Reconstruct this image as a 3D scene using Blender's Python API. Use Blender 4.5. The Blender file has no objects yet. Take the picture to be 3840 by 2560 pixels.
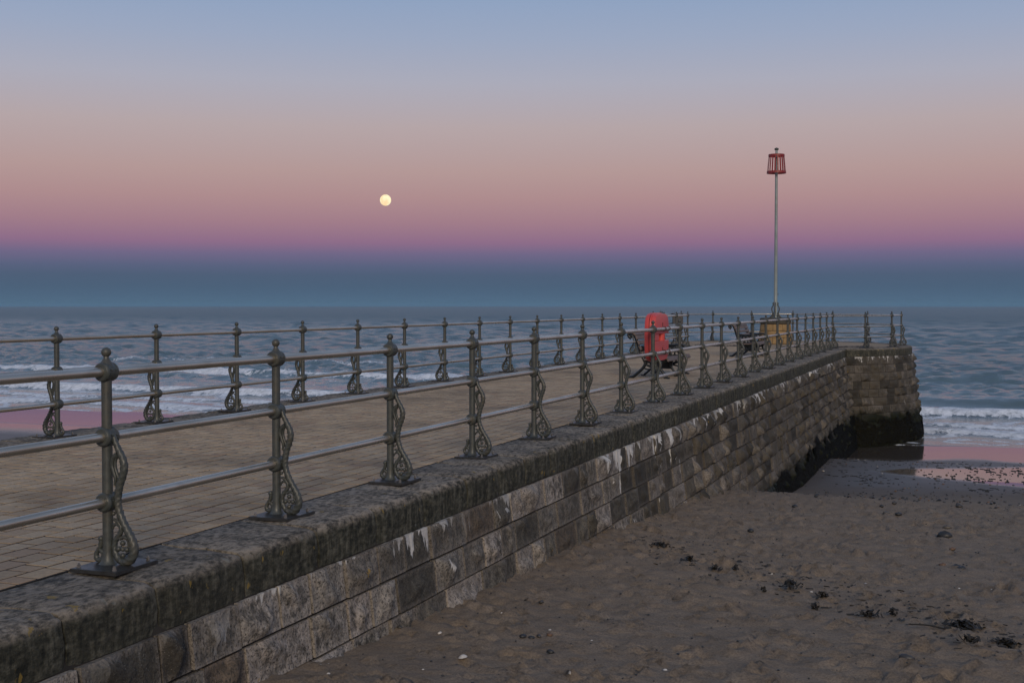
import bpy, math, random
import numpy as np
from mathutils import Vector, Matrix, Euler
R = math.radians
random.seed(7)
rng = np.random.default_rng(11)
sc = bpy.context.scene
col = sc.collection

# ------------------------------------------------------------------ camera
# world axes: y runs along the pier out to sea, x across it, z = 0 on top of the coping stones
CAM_Z = 1.525
YAW = 20.85
cd = bpy.data.cameras.new('camera'); cam = bpy.data.objects.new('camera', cd); col.objects.link(cam)
cd.sensor_width = 36.0; cd.lens = 36.0 * 4560 / 3840
cd.clip_start = 0.1; cd.clip_end = 60000
cam.location = (0, 0, CAM_Z)
cam.rotation_euler = (R(90 - 1.72), 0, R(YAW))
sc.camera = cam

# ------------------------------------------------------------------ sky, light, exposure
MOON_AZ = YAW + 5.92                     # degrees left of the pier's axis
w = bpy.data.worlds.new('World'); sc.world = w; w.use_nodes = True
nt = w.node_tree; nt.nodes.clear()
def lin(c):
    return tuple(((v / 255) / 12.92 if v / 255 <= .04045 else ((v / 255 + .055) / 1.055) ** 2.4) for v in c)
out = nt.nodes.new('ShaderNodeOutputWorld'); bg = nt.nodes.new('ShaderNodeBackground')
tc = nt.nodes.new('ShaderNodeTexCoord'); sp = nt.nodes.new('ShaderNodeSeparateXYZ')
mx = nt.nodes.new('ShaderNodeMath'); mx.operation = 'MAXIMUM'; mx.inputs[1].default_value = 0
pw = nt.nodes.new('ShaderNodeMath'); pw.operation = 'POWER'; pw.inputs[1].default_value = .5
rp = nt.nodes.new('ShaderNodeValToRGB')
SKY = [(0, (82, 108, 130)), (.006, (78, 102, 126)), (.0150, (74, 96, 120)), (.0240, (75, 94, 119)), (.0320, (86, 97, 127)), (.0415, (108, 101, 135)),
       (.0510, (138, 106, 137)), (.067, (157, 121, 137)), (.0870, (170, 136, 141)), (.108, (176, 148, 149)), (.143, (177, 161, 165)),
       (.178, (167, 167, 183)), (.212, (151, 163, 189)), (.244, (138, 158, 190)), (.40, (118, 140, 176)), (1, (96, 118, 156))]
els = rp.color_ramp.elements
while len(els) < len(SKY): els.new(0.5)
for e, (z, c) in zip(els, SKY):
    e.position = math.sqrt(z); e.color = (*lin(c), 1)
nt.links.new(tc.outputs['Generated'], sp.inputs[0]); nt.links.new(sp.outputs[2], mx.inputs[0])
nt.links.new(mx.outputs[0], pw.inputs[0]); nt.links.new(pw.outputs[0], rp.inputs[0])
sky = nt.nodes.new('ShaderNodeTexSky'); sky.sky_type = 'NISHITA'; sky.sun_disc = False
sky.sun_elevation = R(1.0); sky.sun_rotation = R(180 - MOON_AZ)
sky.dust_density = 2.0
sm = nt.nodes.new('ShaderNodeVectorMath'); sm.operation = 'SCALE'; sm.inputs['Scale'].default_value = .02
ad = nt.nodes.new('ShaderNodeVectorMath'); ad.operation = 'ADD'
nt.links.new(sky.outputs[0], sm.inputs[0]); nt.links.new(sm.outputs[0], ad.inputs[0]); nt.links.new(rp.outputs[0], ad.inputs[1])
nt.links.new(ad.outputs[0], bg.inputs[0]); nt.links.new(bg.outputs[0], out.inputs[0])
bg.inputs[1].default_value = 1.0
# the glow left after sunset, behind the camera: a broad, weak, warm sun
sd = bpy.data.lights.new('sun', 'SUN'); sun = bpy.data.objects.new('sun', sd); col.objects.link(sun)
sd.energy = 1.6; sd.angle = R(22); sd.color = (1.0, .83, .62)
SUN_EL = 23
sun.rotation_euler = Vector((-math.sin(R(MOON_AZ)) * math.cos(R(SUN_EL)), math.cos(R(MOON_AZ)) * math.cos(R(SUN_EL)), -math.sin(R(SUN_EL)))).to_track_quat('-Z', 'Y').to_euler()
vs = sc.view_settings
vs.view_transform = 'Standard'; vs.look = 'None'; vs.exposure = 0; vs.gamma = 1; vs.use_curve_mapping = False

# ------------------------------------------------------------------ helpers
def smooth(e0, e1, x):
    t = np.clip((x - e0) / (e1 - e0), 0, 1); return t * t * (3 - 2 * t)
_tabs = {}
def vn(x, y, seed=0):
    if seed not in _tabs: _tabs[seed] = np.random.default_rng(seed + 1000).random((256, 256))
    T = _tabs[seed]
    xi = np.floor(x).astype(int); yi = np.floor(y).astype(int); fx = x - xi; fy = y - yi
    fx = fx * fx * (3 - 2 * fx); fy = fy * fy * (3 - 2 * fy)
    a = T[xi & 255, yi & 255]; b = T[(xi + 1) & 255, yi & 255]; c = T[xi & 255, (yi + 1) & 255]; d = T[(xi + 1) & 255, (yi + 1) & 255]
    return (a + (b - a) * fx) * (1 - fy) + (c + (d - c) * fx) * fy
def fbm(x, y, seed=0, o=4):
    s = 0; a = .5; n = 0
    for i in range(o):
        s = s + a * vn(x * 2 ** i + 17.3 * i, y * 2 ** i + 5.1 * i, seed + i); n += a; a *= .5
    return s / n
def link(o, parent=None):
    col.objects.link(o)
    if parent is not None: o.parent = parent
    return o
def mesh_of(name, v, f, mat, smooth_=False):
    m = bpy.data.meshes.new(name); m.from_pydata([tuple(p) for p in v], [], [tuple(q) for q in f])
    m.materials.append(mat)
    if smooth_: m.polygons.foreach_set('use_smooth', [True] * len(m.polygons))
    m.update(); return m
def put(name, me, parent=None, loc=(0, 0, 0), rot=(0, 0, 0), scale=(1, 1, 1)):
    o = bpy.data.objects.new(name, me); link(o, parent)
    o.location = loc; o.rotation_euler = rot; o.scale = scale; return o
def tag(o, label, cat, group=None):
    o['label'] = label; o['category'] = cat
    if group: o['group'] = group
    return o
def empty(name, loc=(0, 0, 0), rz=0):
    o = bpy.data.objects.new(name, None); col.objects.link(o); o.location = loc; o.rotation_euler = (0, 0, rz); return o
def grid_mesh(name, X, Y, Z, mat, attrs=None, smooth_=True):
    n, m = X.shape
    me = bpy.data.meshes.new(name)
    me.vertices.add(n * m); me.vertices.foreach_set('co', np.stack([X, Y, Z], -1).astype(np.float32).ravel())
    i = np.arange(n * m).reshape(n, m)
    q = np.stack([i[:-1, :-1], i[:-1, 1:], i[1:, 1:], i[1:, :-1]], -1).reshape(-1, 4)
    me.loops.add(q.size); me.loops.foreach_set('vertex_index', q.ravel().astype(np.int32))
    me.polygons.add(len(q)); me.polygons.foreach_set('loop_start', np.arange(0, q.size, 4, dtype=np.int32))
    me.polygons.foreach_set('use_smooth', np.full(len(q), smooth_))
    me.update(calc_edges=True)
    for k, a in (attrs or {}).items():
        at = me.attributes.new(k, 'FLOAT', 'POINT'); at.data.foreach_set('value', a.astype(np.float32).ravel())
    me.materials.append(mat); return me
class MB:
    def __init__(s): s.v = []; s.f = []; s.r = []
    def add(s, v, f):
        n = len(s.v); s.v += [tuple(p) for p in v]; s.f += [tuple(i + n for i in q) for q in f]; return s
    def box(s, a, b, rot=None, c=None):
        v = [Vector((x, y, z)) for x in (a[0], b[0]) for y in (a[1], b[1]) for z in (a[2], b[2])]
        if rot is not None:
            o = Vector(c) if c is not None else Vector([(p + q) / 2 for p, q in zip(a, b)]); M = Euler(rot).to_matrix()
            v = [M @ (p - o) + o for p in v]
        return s.add(v, [(0, 1, 3, 2), (4, 6, 7, 5), (0, 4, 5, 1), (2, 3, 7, 6), (0, 2, 6, 4), (1, 5, 7, 3)])
    def lathe(s, prof, seg=16, axis='z', c=(0, 0, 0), cap=True):
        v = []; f = []; n = len(prof)
        for i in range(seg):
            a = 2 * math.pi * i / seg; ca, sa = math.cos(a), math.sin(a)
            for r, h in prof:
                p = (r * ca, r * sa, h) if axis == 'z' else ((r * ca, h, r * sa) if axis == 'y' else (h, r * ca, r * sa))
                v.append((p[0] + c[0], p[1] + c[1], p[2] + c[2]))
        for i in range(seg):
            j = (i + 1) % seg
            for k in range(n - 1):
                f.append((i * n + k, j * n + k, j * n + k + 1, i * n + k + 1))
        if cap:
            f.append(tuple(i * n for i in range(seg))[::-1]); f.append(tuple(i * n + n - 1 for i in range(seg)))
        return s.add(v, f)
    def tube(s, path, rad, seg=8, closed=False, twist=0, lobes=0, depth=.14, flat=1.0, cap=True):
        P = [Vector(p) for p in path]; n = len(P)
        rad = [rad] * n if not hasattr(rad, '__len__') else rad
        T = []
        for i in range(n):
            a = P[(i - 1) % n] if (closed or i > 0) else P[i]; b = P[(i + 1) % n] if (closed or i < n - 1) else P[i]
            T.append((b - a).normalized())
        u = Vector((0, 1, 0)) if abs(T[0].y) < .9 else Vector((1, 0, 0))
        v = []; f = []; L = 0
        for i in range(n):
            u = (u - T[i] * u.dot(T[i])).normalized(); w_ = T[i].cross(u)
            if i: L += (P[i] - P[i - 1]).length
            for k in range(seg):
                a = 2 * math.pi * k / seg
                r = rad[i] * (1 + (depth * (abs(math.cos(lobes * .5 * (a - twist * L))) * 2 - 1) if lobes else 0))
                v.append(P[i] + u * (r * math.cos(a) * flat) + w_ * (r * math.sin(a)))
        for i in range(n if closed else n - 1):
            j = (i + 1) % n
            for k in range(seg):
                l = (k + 1) % seg; f.append((i * seg + k, i * seg + l, j * seg + l, j * seg + k))
        if cap and not closed:
            f.append(tuple(range(seg))[::-1]); f.append(tuple((n - 1) * seg + k for k in range(seg)))
        return s.add(v, f)
    def ball(s, c, r, seg=10, rings=6, sc_=(1, 1, 1)):
        prof = [(max(1e-4, r * math.sin(math.pi * k / rings)), -r * math.cos(math.pi * k / rings)) for k in range(rings + 1)]
        n0 = len(s.v); s.lathe(prof, seg, cap=False)
        s.v[n0:] = [(x * sc_[0] + c[0], y * sc_[1] + c[1], z * sc_[2] + c[2]) for x, y, z in s.v[n0:]]; return s
    def mesh(s, name, mat, smooth_=False, ang=40):
        m = mesh_of(name, s.v, s.f, mat, smooth_)
        if smooth_: m.set_sharp_from_angle(angle=R(ang))
        return m
def crv(pts, n=6):
    P = [np.array(p, float) for p in pts]; P = [2 * P[0] - P[1]] + P + [2 * P[-1] - P[-2]]; o = []
    for i in range(1, len(P) - 2):
        for k in range(n):
            t = k / n; a, b, c, d = P[i - 1:i + 3]
            o.append(.5 * (2 * b + (c - a) * t + (2 * a - 5 * b + 4 * c - d) * t * t + (3 * b - a - 3 * c + d) * t ** 3))
    o.append(P[-2]); return o

# ------------------------------------------------------------------ materials
class NT:
    def __init__(s, name):
        s.m = bpy.data.materials.new(name); s.m.use_nodes = True; s.t = s.m.node_tree; s.t.nodes.clear()
        s.o = s.n('ShaderNodeOutputMaterial'); s.b = s.n('ShaderNodeBsdfPrincipled'); s.l(s.b.outputs[0], s.o.inputs[0])
        s._g = None
    def n(s, k): return s.t.nodes.new(k)
    def l(s, a, b): s.t.links.new(a, b)
    def set(s, inp, val):
        if hasattr(val, 'default_value') or hasattr(val, 'is_output'): s.l(val, inp)
        else: inp.default_value = (*val, 1) if (hasattr(val, '__len__') and len(val) == 3 and inp.type == 'RGBA') else val
    def pos(s):
        if s._g is None: s._g = s.n('ShaderNodeNewGeometry')
        return s._g.outputs['Position']
    def obj(s): return s.n('ShaderNodeTexCoord').outputs['Object']
    def mapped(s, v, scale=(1, 1, 1), loc=(0, 0, 0)):
        k = s.n('ShaderNodeMapping'); k.inputs['Scale'].default_value = scale; k.inputs['Location'].default_value = loc; s.l(v, k.inputs[0]); return k.outputs[0]
    def noise(s, v, scale, detail=4, rough=.55, dist=0):
        k = s.n('ShaderNodeTexNoise'); s.l(v, k.inputs['Vector']); k.inputs['Scale'].default_value = scale
        k.inputs['Detail'].default_value = detail; k.inputs['Roughness'].default_value = rough; k.inputs['Distortion'].default_value = dist
        return k.outputs[0]
    def ramp(s, f, stops, interp='LINEAR'):
        k = s.n('ShaderNodeValToRGB'); e = k.color_ramp.elements; k.color_ramp.interpolation = interp
        while len(e) < len(stops): e.new(.5)
        for x, (p, c) in zip(e, stops):
            x.position = p; x.color = (c, c, c, 1) if not hasattr(c, '__len__') else (*c, 1)
        s.l(f, k.inputs[0]); return k.outputs[0]
    def math(s, op, a, b=None, c=None, clamp=False):
        k = s.n('ShaderNodeMath'); k.operation = op; k.use_clamp = clamp
        for i, q in enumerate((a, b, c)):
            if q is not None: s.set(k.inputs[i], q)
        return k.outputs[0]
    def mix(s, f, a, b, mode='MIX'):
        k = s.n('ShaderNodeMix'); k.data_type = 'RGBA'; k.blend_type = mode
        s.set(k.inputs[0], f); s.set(k.inputs[6], a); s.set(k.inputs[7], b); return k.outputs[2]
    def attr(s, name):
        k = s.n('ShaderNodeAttribute'); k.attribute_name = name; return k.outputs['Fac']
    def rnd(s): return s.n('ShaderNodeObjectInfo').outputs['Random']
    def xyz(s, v):
        k = s.n('ShaderNodeSeparateXYZ'); s.l(v, k.inputs[0]); return k.outputs
    def bump(s, h, strength=.4, dist=.01, prev=None):
        k = s.n('ShaderNodeBump'); k.inputs['Strength'].default_value = strength; k.inputs['Distance'].default_value = dist
        s.l(h, k.inputs['Height'])
        if prev is not None: s.l(prev, k.inputs['Normal'])
        return k.outputs[0]
    def fin(s, col_, rough=.6, metal=0, normal=None, spec=None, **kw):
        s.set(s.b.inputs['Base Color'], col_); s.set(s.b.inputs['Roughness'], rough); s.set(s.b.inputs['Metallic'], metal)
        if spec is not None: s.set(s.b.inputs['Specular IOR Level'], spec)
        if normal is not None: s.l(normal, s.b.inputs['Normal'])
        return s.m

def mat_stone():
    s = NT('wall stone'); p = s.pos(); x, y, z = s.xyz(p)
    r = s.math('FRACT', s.math('ADD', s.rnd(), s.attr('rnd')))
    big = s.noise(p, 2.2, 4); fine = s.noise(p, 14, 7, .62); grit = s.noise(p, 95, 3, .7)
    strk = s.noise(s.mapped(p, (5, 5, .7)), 2.0, 4, .6)
    base = s.ramp(r, [(0, (.05, .046, .038)), (.14, (.13, .12, .10)), (.3, (.36, .32, .28)), (.55, (.47, .42, .37)), (.7, (.33, .30, .26)), (.86, (.12, .11, .09)), (.97, (.055, .05, .042)), (1, (.17, .13, .095))])
    dark = s.ramp(s.math('ADD', s.math('MULTIPLY', fine, .62), s.math('ADD', s.math('MULTIPLY', big, .3), s.math('MULTIPLY', strk, .2))), [(.47, 0), (.64, 1)])
    face = s.attr('face'); r2 = s.math('FRACT', s.math('MULTIPLY', r, 7.31))
    marg = s.mix(.35, base, (.27, .235, .205))
    c = s.mix(face, marg, base)
    c = s.mix(s.math('MULTIPLY', s.math('MULTIPLY', dark, s.math('ADD', .25, s.math('MULTIPLY', face, .72))), s.math('ADD', .55, s.math('MULTIPLY', r2, .42))), c, (.036, .034, .029))
    c = s.mix(s.ramp(s.noise(p, 55, 4, .7), [(.38, .85), (.50, 0)]), c, (.03, .028, .025))
    c = s.mix(s.ramp(grit, [(.6, 0), (.72, .5)]), c, (.36, .34, .31))
    # further out the stone is darker, browner and damp (splash zone), with a tide line low down
    damp = s.math('MULTIPLY', s.ramp(s.math('DIVIDE', y, 50), [(.20, 0), (.50, .90)]), s.ramp(big, [(.3, .65), (.65, 1)]))
    c = s.mix(damp, c, s.mix(r, (.028, .025, .019), (.08, .068, .05)))
    lime = s.noise(s.mapped(p, (3.2, 3.2, .55)), 1.6, 5, .62)
    lz = s.ramp(s.math('MULTIPLY', z, -1), [(.2, 0), (.29, .34), (.36, .22), (.6, .06), (1, .02)])
    lim = s.ramp(s.math('ADD', lime, s.math('MULTIPLY', lz, .6)), [(.69, 0), (.71, .92)])
    lim = s.math('MULTIPLY', lim, s.ramp(s.noise(p, .45, 2), [(.45, .1), (.55, 1)]))
    c = s.mix(lim, c, (.62, .61, .58))
    lich = s.ramp(s.noise(p, 5.5, 3), [(.735, 0), (.75, .8)])
    c = s.mix(lich, c, (.3, .19, .04))
    alg = s.ramp(s.math('ADD', s.math('MULTIPLY', z, -1), s.math('MULTIPLY', s.math('SUBTRACT', big, .5), .7)), [(0, 0), (1, 0)])
    az = s.n('ShaderNodeMapRange'); az.inputs[1].default_value = 2.12; az.inputs[2].default_value = 2.42
    s.l(s.math('ADD', s.math('MULTIPLY', z, -1), s.math('MULTIPLY', s.math('SUBTRACT', big, .5), .6)), az.inputs[0])
    c = s.mix(az.outputs[0], c, (.016, .018, .012))
    nrm = s.bump(s.noise(p, 9, 8, .6), .85, .05)
    nrm = s.bump(s.noise(p, 42, 5, .7), .6, .008, nrm)
    return s.fin(c, s.math('SUBTRACT', .92, s.math('MULTIPLY', damp, .12)), 0, nrm, s.math('MULTIPLY', .3, s.math('SUBTRACT', 1, s.math('MULTIPLY', az.outputs[0], .8))))
def mat_coping():
    s = NT('coping stone'); p = s.pos(); x, y, z = s.xyz(p)
    n1 = s.noise(s.mapped(p, (1, .55, 1)), 26, 6, .72); n2 = s.noise(p, 3.0, 4); strk = s.noise(s.mapped(p, (1, 4, .8)), 4, 6, .7)
    up = s.ramp(z, [(0, 0), (.001, 0)])
    c = s.ramp(s.math('ADD', s.math('MULTIPLY', n1, .8), s.math('MULTIPLY', n2, .3)), [(.42, (.03, .03, .027)), (.51, (.12, .107, .088)), (.60, (.27, .235, .19)), (.78, (.38, .33, .27))])
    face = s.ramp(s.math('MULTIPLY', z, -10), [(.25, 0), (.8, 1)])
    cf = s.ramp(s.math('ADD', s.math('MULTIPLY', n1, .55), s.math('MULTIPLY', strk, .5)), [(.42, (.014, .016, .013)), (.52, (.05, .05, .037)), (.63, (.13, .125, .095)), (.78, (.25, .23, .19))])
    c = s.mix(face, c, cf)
    c = s.mix(s.math('MULTIPLY', s.rnd(), .3), c, (.03, .028, .024))
    ln = s.noise(s.mapped(p, (1, 1, .7)), 9, 3, .6)
    c = s.mix(s.ramp(ln, [(.665, 0), (.69, .7)]), c, (.27, .185, .045))
    c = s.mix(s.ramp(s.noise(p, 6.3, 2, .5), [(.70, 0), (.74, .55)]), c, (.2, .21, .19))
    nrm = s.bump(n1, .8, .012); nrm = s.bump(s.noise(p, 7, 5, .6), .7, .03, nrm)
    return s.fin(c, .92, 0, nrm, .25)
def mat_paver():
    s = NT('paving brick'); p = s.pos()
    r = s.math('FRACT', s.math('ADD', s.rnd(), s.attr('rnd')))
    n = s.noise(p, 34, 6, .7); g = s.noise(p, 160, 2, .6); big = s.noise(p, .55, 4, .6)
    c = s.ramp(r, [(0, (.36, .265, .17)), (.3, (.43, .325, .21)), (.6, (.47, .365, .245)), (.85, (.41, .305, .20)), (1, (.36, .25, .165))])
    c = s.mix(s.ramp(n, [(.40, .35), (.58, 0)]), c, (.17, .125, .08))
    c = s.mix(s.ramp(g, [(.6, 0), (.75, .35)]), c, (.48, .40, .30))
    c = s.mix(s.ramp(big, [(.3, .6), (.5, 0)]), c, (.105, .085, .062))
    return s.fin(c, s.ramp(n, [(.3, .75), (.7, .95)]), 0, s.bump(n, .5, .006), .3)
def mat_simple(name, c, rough=.6, metal=0, var=.25, ns=20, bump=.0, spec=.5, dirt=None):
    s = NT(name); p = s.pos(); n = s.noise(p, ns, 5, .6)
    c2 = tuple(v * (1 - var) for v in c)
    k = s.ramp(n, [(.3, c2), (.7, c)])
    if dirt is not None: k = s.mix(s.ramp(s.noise(p, ns * .4, 5, .65), [(.5, 0), (.7, .75)]), k, dirt)
    return s.fin(k, s.ramp(n, [(.3, max(.05, rough - .08)), (.7, min(1, rough + .1))]), metal, s.bump(n, bump, .004) if bump else None, spec)
def mat_rail():
    s = NT('weathered steel rail'); p = s.pos()
    n = s.noise(s.mapped(p, (5, 1.0, 5)), 1.5, 4, .55); st = s.noise(s.mapped(p, (1, .35, 1)), 9, 4, .6)
    c = s.ramp(n, [(.3, (.46, .41, .33)), (.7, (.62, .57, .49))])
    c = s.mix(s.ramp(st, [(.55, 0), (.75, .4)]), c, (.2, .16, .12))
    return s.fin(c, s.ramp(st, [(.3, .24), (.7, .36)]), .85, None)
def mat_wood():
    s = NT('weathered bench wood'); p = s.pos(); n = s.noise(s.mapped(p, (22, 2, 22)), 2, 5, .65)
    return s.fin(s.ramp(n, [(.3, (.07, .05, .042)), (.7, (.19, .145, .125))]), .6, 0, s.bump(n, .4, .004))
def mat_sand():
    s = NT('beach sand'); p = s.pos(); wet = s.attr('wet'); film = s.attr('film')
    n = s.noise(p, 3.0, 6, .65); f = s.noise(p, 60, 4, .7); sp_ = s.noise(p, 230, 2, .5)
    c = s.ramp(n, [(.3, (.235, .18, .128)), (.7, (.31, .243, .178))])
    c = s.mix(s.ramp(f, [(.36, .6), (.58, 0)]), c, (.10, .078, .058))
    c = s.mix(s.ramp(sp_, [(.68, 0), (.75, .35)]), c, (.4, .36, .3))
    c = s.mix(wet, c, s.ramp(n, [(.3, (.075, .060, .050)), (.7, (.108, .088, .072))]))
    fe = s.ramp(s.math('ADD', film, s.math('MULTIPLY', s.math('SUBTRACT', s.noise(s.mapped(p, (1, .7, 1)), 2.6, 5, .6), .5), .25)), [(.22, 0), (.80, 1)])
    c = s.mix(s.math('MULTIPLY', fe, .5), c, (.06, .05, .043))
    c = s.mix(s.ramp(s.noise(s.mapped(p, (1, .8, 1)), 6.5, 4, .6), [(.40, .22), (.60, 0)]), c, (.11, .085, .063))
    ro = s.math('ADD', s.math('MULTIPLY', s.ramp(wet, [(.65, 0), (1, .9)]), -.52), .93)
    ro = s.math('ADD', s.math('MULTIPLY', ro, s.math('SUBTRACT', 1, fe)), s.math('MULTIPLY', fe, .07))
    k = s.n('ShaderNodeBump'); k.inputs['Distance'].default_value = .016
    s.l(s.math('MULTIPLY', s.math('SUBTRACT', 1, fe), s.math('SUBTRACT', 1.0, s.math('MULTIPLY', wet, .92))), k.inputs['Strength']); s.l(s.noise(p, 34, 8, .78), k.inputs['Height'])
    return s.fin(c, ro, 0, k.outputs[0], s.math('ADD', .25, s.math('ADD', s.math('MULTIPLY', wet, .2), s.math('MULTIPLY', fe, .45))))
def mat_sea():
    s = NT('sea water'); p = s.pos(); foam = s.attr('foam'); shal = s.attr('shallow')
    fn = s.noise(s.mapped(p, (1.6, 1.0, 1)), 2.2, 7, .72, .6)
    m = s.ramp(s.math('ADD', foam, s.math('MULTIPLY', s.math('SUBTRACT', fn, .5), 1.15)), [(.47, 0), (.62, 1)])
    wc = s.mix(shal, (.088, .140, .160), (.10, .082, .062))
    c = s.mix(m, wc, s.ramp(fn, [(.35, (.42, .46, .49)), (.6, (.78, .82, .86))]))
    off = s.attr('offshore')
    k = s.n('ShaderNodeBump'); k.inputs['Distance'].default_value = .22
    s.l(s.noise(s.mapped(p, (.5, 1.25, 1)), 1.1, 7, .68), k.inputs['Height']); s.l(s.math('ADD', .10, s.math('MULTIPLY', off, .95)), k.inputs['Strength'])
    nrm = s.bump(s.noise(s.mapped(p, (.8, 1.6, 1)), 8, 3, .6), .25, .012, k.outputs[0])
    s.b.inputs['IOR'].default_value = 1.33
    return s.fin(c, s.math('ADD', s.math('ADD', .06, s.math('ADD', s.math('MULTIPLY', off, .07), s.math('MULTIPLY', s.attr('far'), .29))), s.math('MULTIPLY', m, .7)), 0, nrm, .5)
M = dict(
    stone=mat_stone(), coping=mat_coping(), paver=mat_paver(), rail=mat_rail(), wood=mat_wood(), sand=mat_sand(), sea=mat_sea(),
    joint=mat_simple('sandy joint', (.010, .008, .006), .95, 0, .5, 30), mortar=mat_simple('wall mortar', (.035, .031, .026), .95, 0, .5, 12, .5),
    paint=mat_simple('grey green cast iron paint', (.060, .068, .064), .42, 0, .3, 26, .25, .5, (.075, .068, .052)),
    plate=mat_simple('dark base plate', (.045, .046, .046), .4, .2, .4, 22, .3), bolt=mat_simple('zinc bolt', (.5, .47, .42), .35, .9, .3, 30),
    iron=mat_simple('black bench iron', (.008, .012, .015), .38, 0, .3, 30), red=mat_simple('red plastic', (.62, .075, .065), .38, 0, .12, 6),
    seam=mat_simple('dark plastic', (.02, .006, .006), .6), clamp=mat_simple('rusty clamp', (.06, .022, .016), .6, .3),
    pole=mat_simple('pale painted pole', (.26, .31, .31), .35, .2, .2, 5, 0, .5, (.20, .21, .16)), redpaint=mat_simple('red painted steel', (.27, .022, .022), .5, 0, .3, 12),
    capm=mat_simple('dark cap', (.05, .055, .045), .6, 0, .3, 30), plinth=mat_simple('sodium tinted plinth stone', (.33, .215, .095), .85, 0, .4, 9, .5),  # the plinth's yellow is sodium lamplight put into the stone colour
    plcap=mat_simple('weathered plinth cap', (.075, .068, .052), .9, 0, .5, 9, .5), weed=mat_simple('black seaweed', (.012, .011, .006), .75, 0, .6, 8, 0, .12),
    weed2=mat_simple('green seaweed', (.014, .03, .007), .5, 0, .5, 10), dryweed=mat_simple('dried seaweed', (.022, .018, .012), .7, 0, .6, 20, .3),
    pebble=None, shell=mat_simple('shell', (.62, .58, .52), .5, 0, .25, 60), boxm=mat_simple('weathered grey timber', (.085, .08, .08), .8, 0, .4, 20, .3),
    lid=mat_simple('box lid', (.06, .045, .06), .5), dark=mat_simple('dark opening', (.006, .006, .007), .8))
def mat_pebble():
    s = NT('pebbles'); r = s.math('FRACT', s.math('ADD', s.rnd(), s.attr('rnd'))); n = s.noise(s.pos(), 60, 4)
    c = s.ramp(r, [(0, (.025, .027, .03)), (.5, (.05, .047, .045)), (.68, (.10, .085, .07)), (.8, (.15, .085, .045)), (.9, (.06, .065, .08)), (.95, (.5, .46, .4)), (1, (.65, .62, .58))], 'CONSTANT')
    return s.fin(s.mix(s.ramp(n, [(.4, .3), (.6, 0)]), c, (.03, .028, .025)), .5)
M['pebble'] = mat_pebble()
def mat_moon():
    s = NT('moon'); n = s.noise(s.mapped(s.obj(), (1, 1, 1), (3.1, .4, .2)), .028, 3, .5)
    e = s.ramp(n, [(.4, lin((255, 222, 170))), (.58, lin((255, 246, 200)))])
    s.set(s.b.inputs['Base Color'], (.1, .1, .09)); s.l(e, s.b.inputs['Emission Color']); s.b.inputs['Emission Strength'].default_value = .98
    s.b.inputs['Roughness'].default_value = 1
    return s.m
M['moon'] = mat_moon()

# ------------------------------------------------------------------ moon (a distant ball)
mb = MB().ball((0, 0, 0), 40.9, 48, 24)
D = 9000; el = math.atan((1143 - 754) / 4560.0)
az = R(MOON_AZ)
mo = put('moon', mb.mesh('moon', M['moon'], True, 180), None, (-D * math.sin(az) * math.cos(el), D * math.cos(az) * math.cos(el), CAM_Z + D * math.sin(el) ))
tag(mo, 'pale yellow full moon hanging in the pink dusk sky', 'moon')

# ------------------------------------------------------------------ layout constants
XR, XL = -4.705, -9.889          # railing lines
SP = 1.829                       # post spacing
YR0, YL0 = 5.745, 11.22          # first post in the picture on each side
HC = (-7.297, 47.9); HR = 4.7    # pier head: centre, railing radius
YJ = 44.0                        # where the straight pier meets the head
SEA = -3.40
def batter(z): return .116 * (-.29 - z)
CH = .285

# ------------------------------------------------------------------ beach
def beach_z(x, y):
    z = np.interp(y, [-20, 0, 6.5, 8, 13, 22, 24, 26, 28, 30, 32, 35.6, 38.6, 47, 50, 58, 80, 140], [-.2, -.6, -.84, -.95, -1.24, -1.86, -2.10, -2.33, -2.54, -2.70, -2.80, -2.855, -3.25, -3.43, -3.56, -4.0, -5.2, -8])
    # sand heaped against the wall, scoured further out
    near = np.exp(-np.abs(x + 4.0) / 2.2)
    z = z + near * (.10 * smooth(8, 14, y) * (1 - smooth(20.5, 23, y)) - .22 * smooth(21.5, 24.5, y) * (1 - smooth(27, 34, y)) - .10 * smooth(36, 40, y))
    return z
def axis_pts(a, b, f):
    o = [a]
    while o[-1] < b: o.append(o[-1] + f(o[-1]))
    return np.array(o)
ys = axis_pts(-12, 75, lambda y: .6 if y < 3.5 else .030 * max(y, 5) / 6 if y < 24 else .14 if y < 52 else .6)
xs = np.concatenate([np.linspace(-90, -12, 90), np.linspace(-11.4, -4.7, 18), np.arange(-4.6, 2.6, .045), np.linspace(2.75, 6, 22), np.linspace(6.5, 60, 50)])
X, Y = np.meshgrid(xs, ys)
Z = beach_z(X, Y)
dry = 1 - smooth(18, 25, Y + 1.5 * (fbm(X * .5, Y * .5, 40) - .5) * 2 - .5 * (X + 4) * .3)
Z += dry * (.07 * (fbm(X * .9, Y * .9, 3) - .5) +     .04 * (fbm(X * 2.6, Y * 2.6, 5, 4) - .5) + .022 * (fbm(X * 6.0, Y * 7.0, 6, 3) - .5) + .03 * (fbm(X * 13, Y * 13, 9, 2) - .5))
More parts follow.
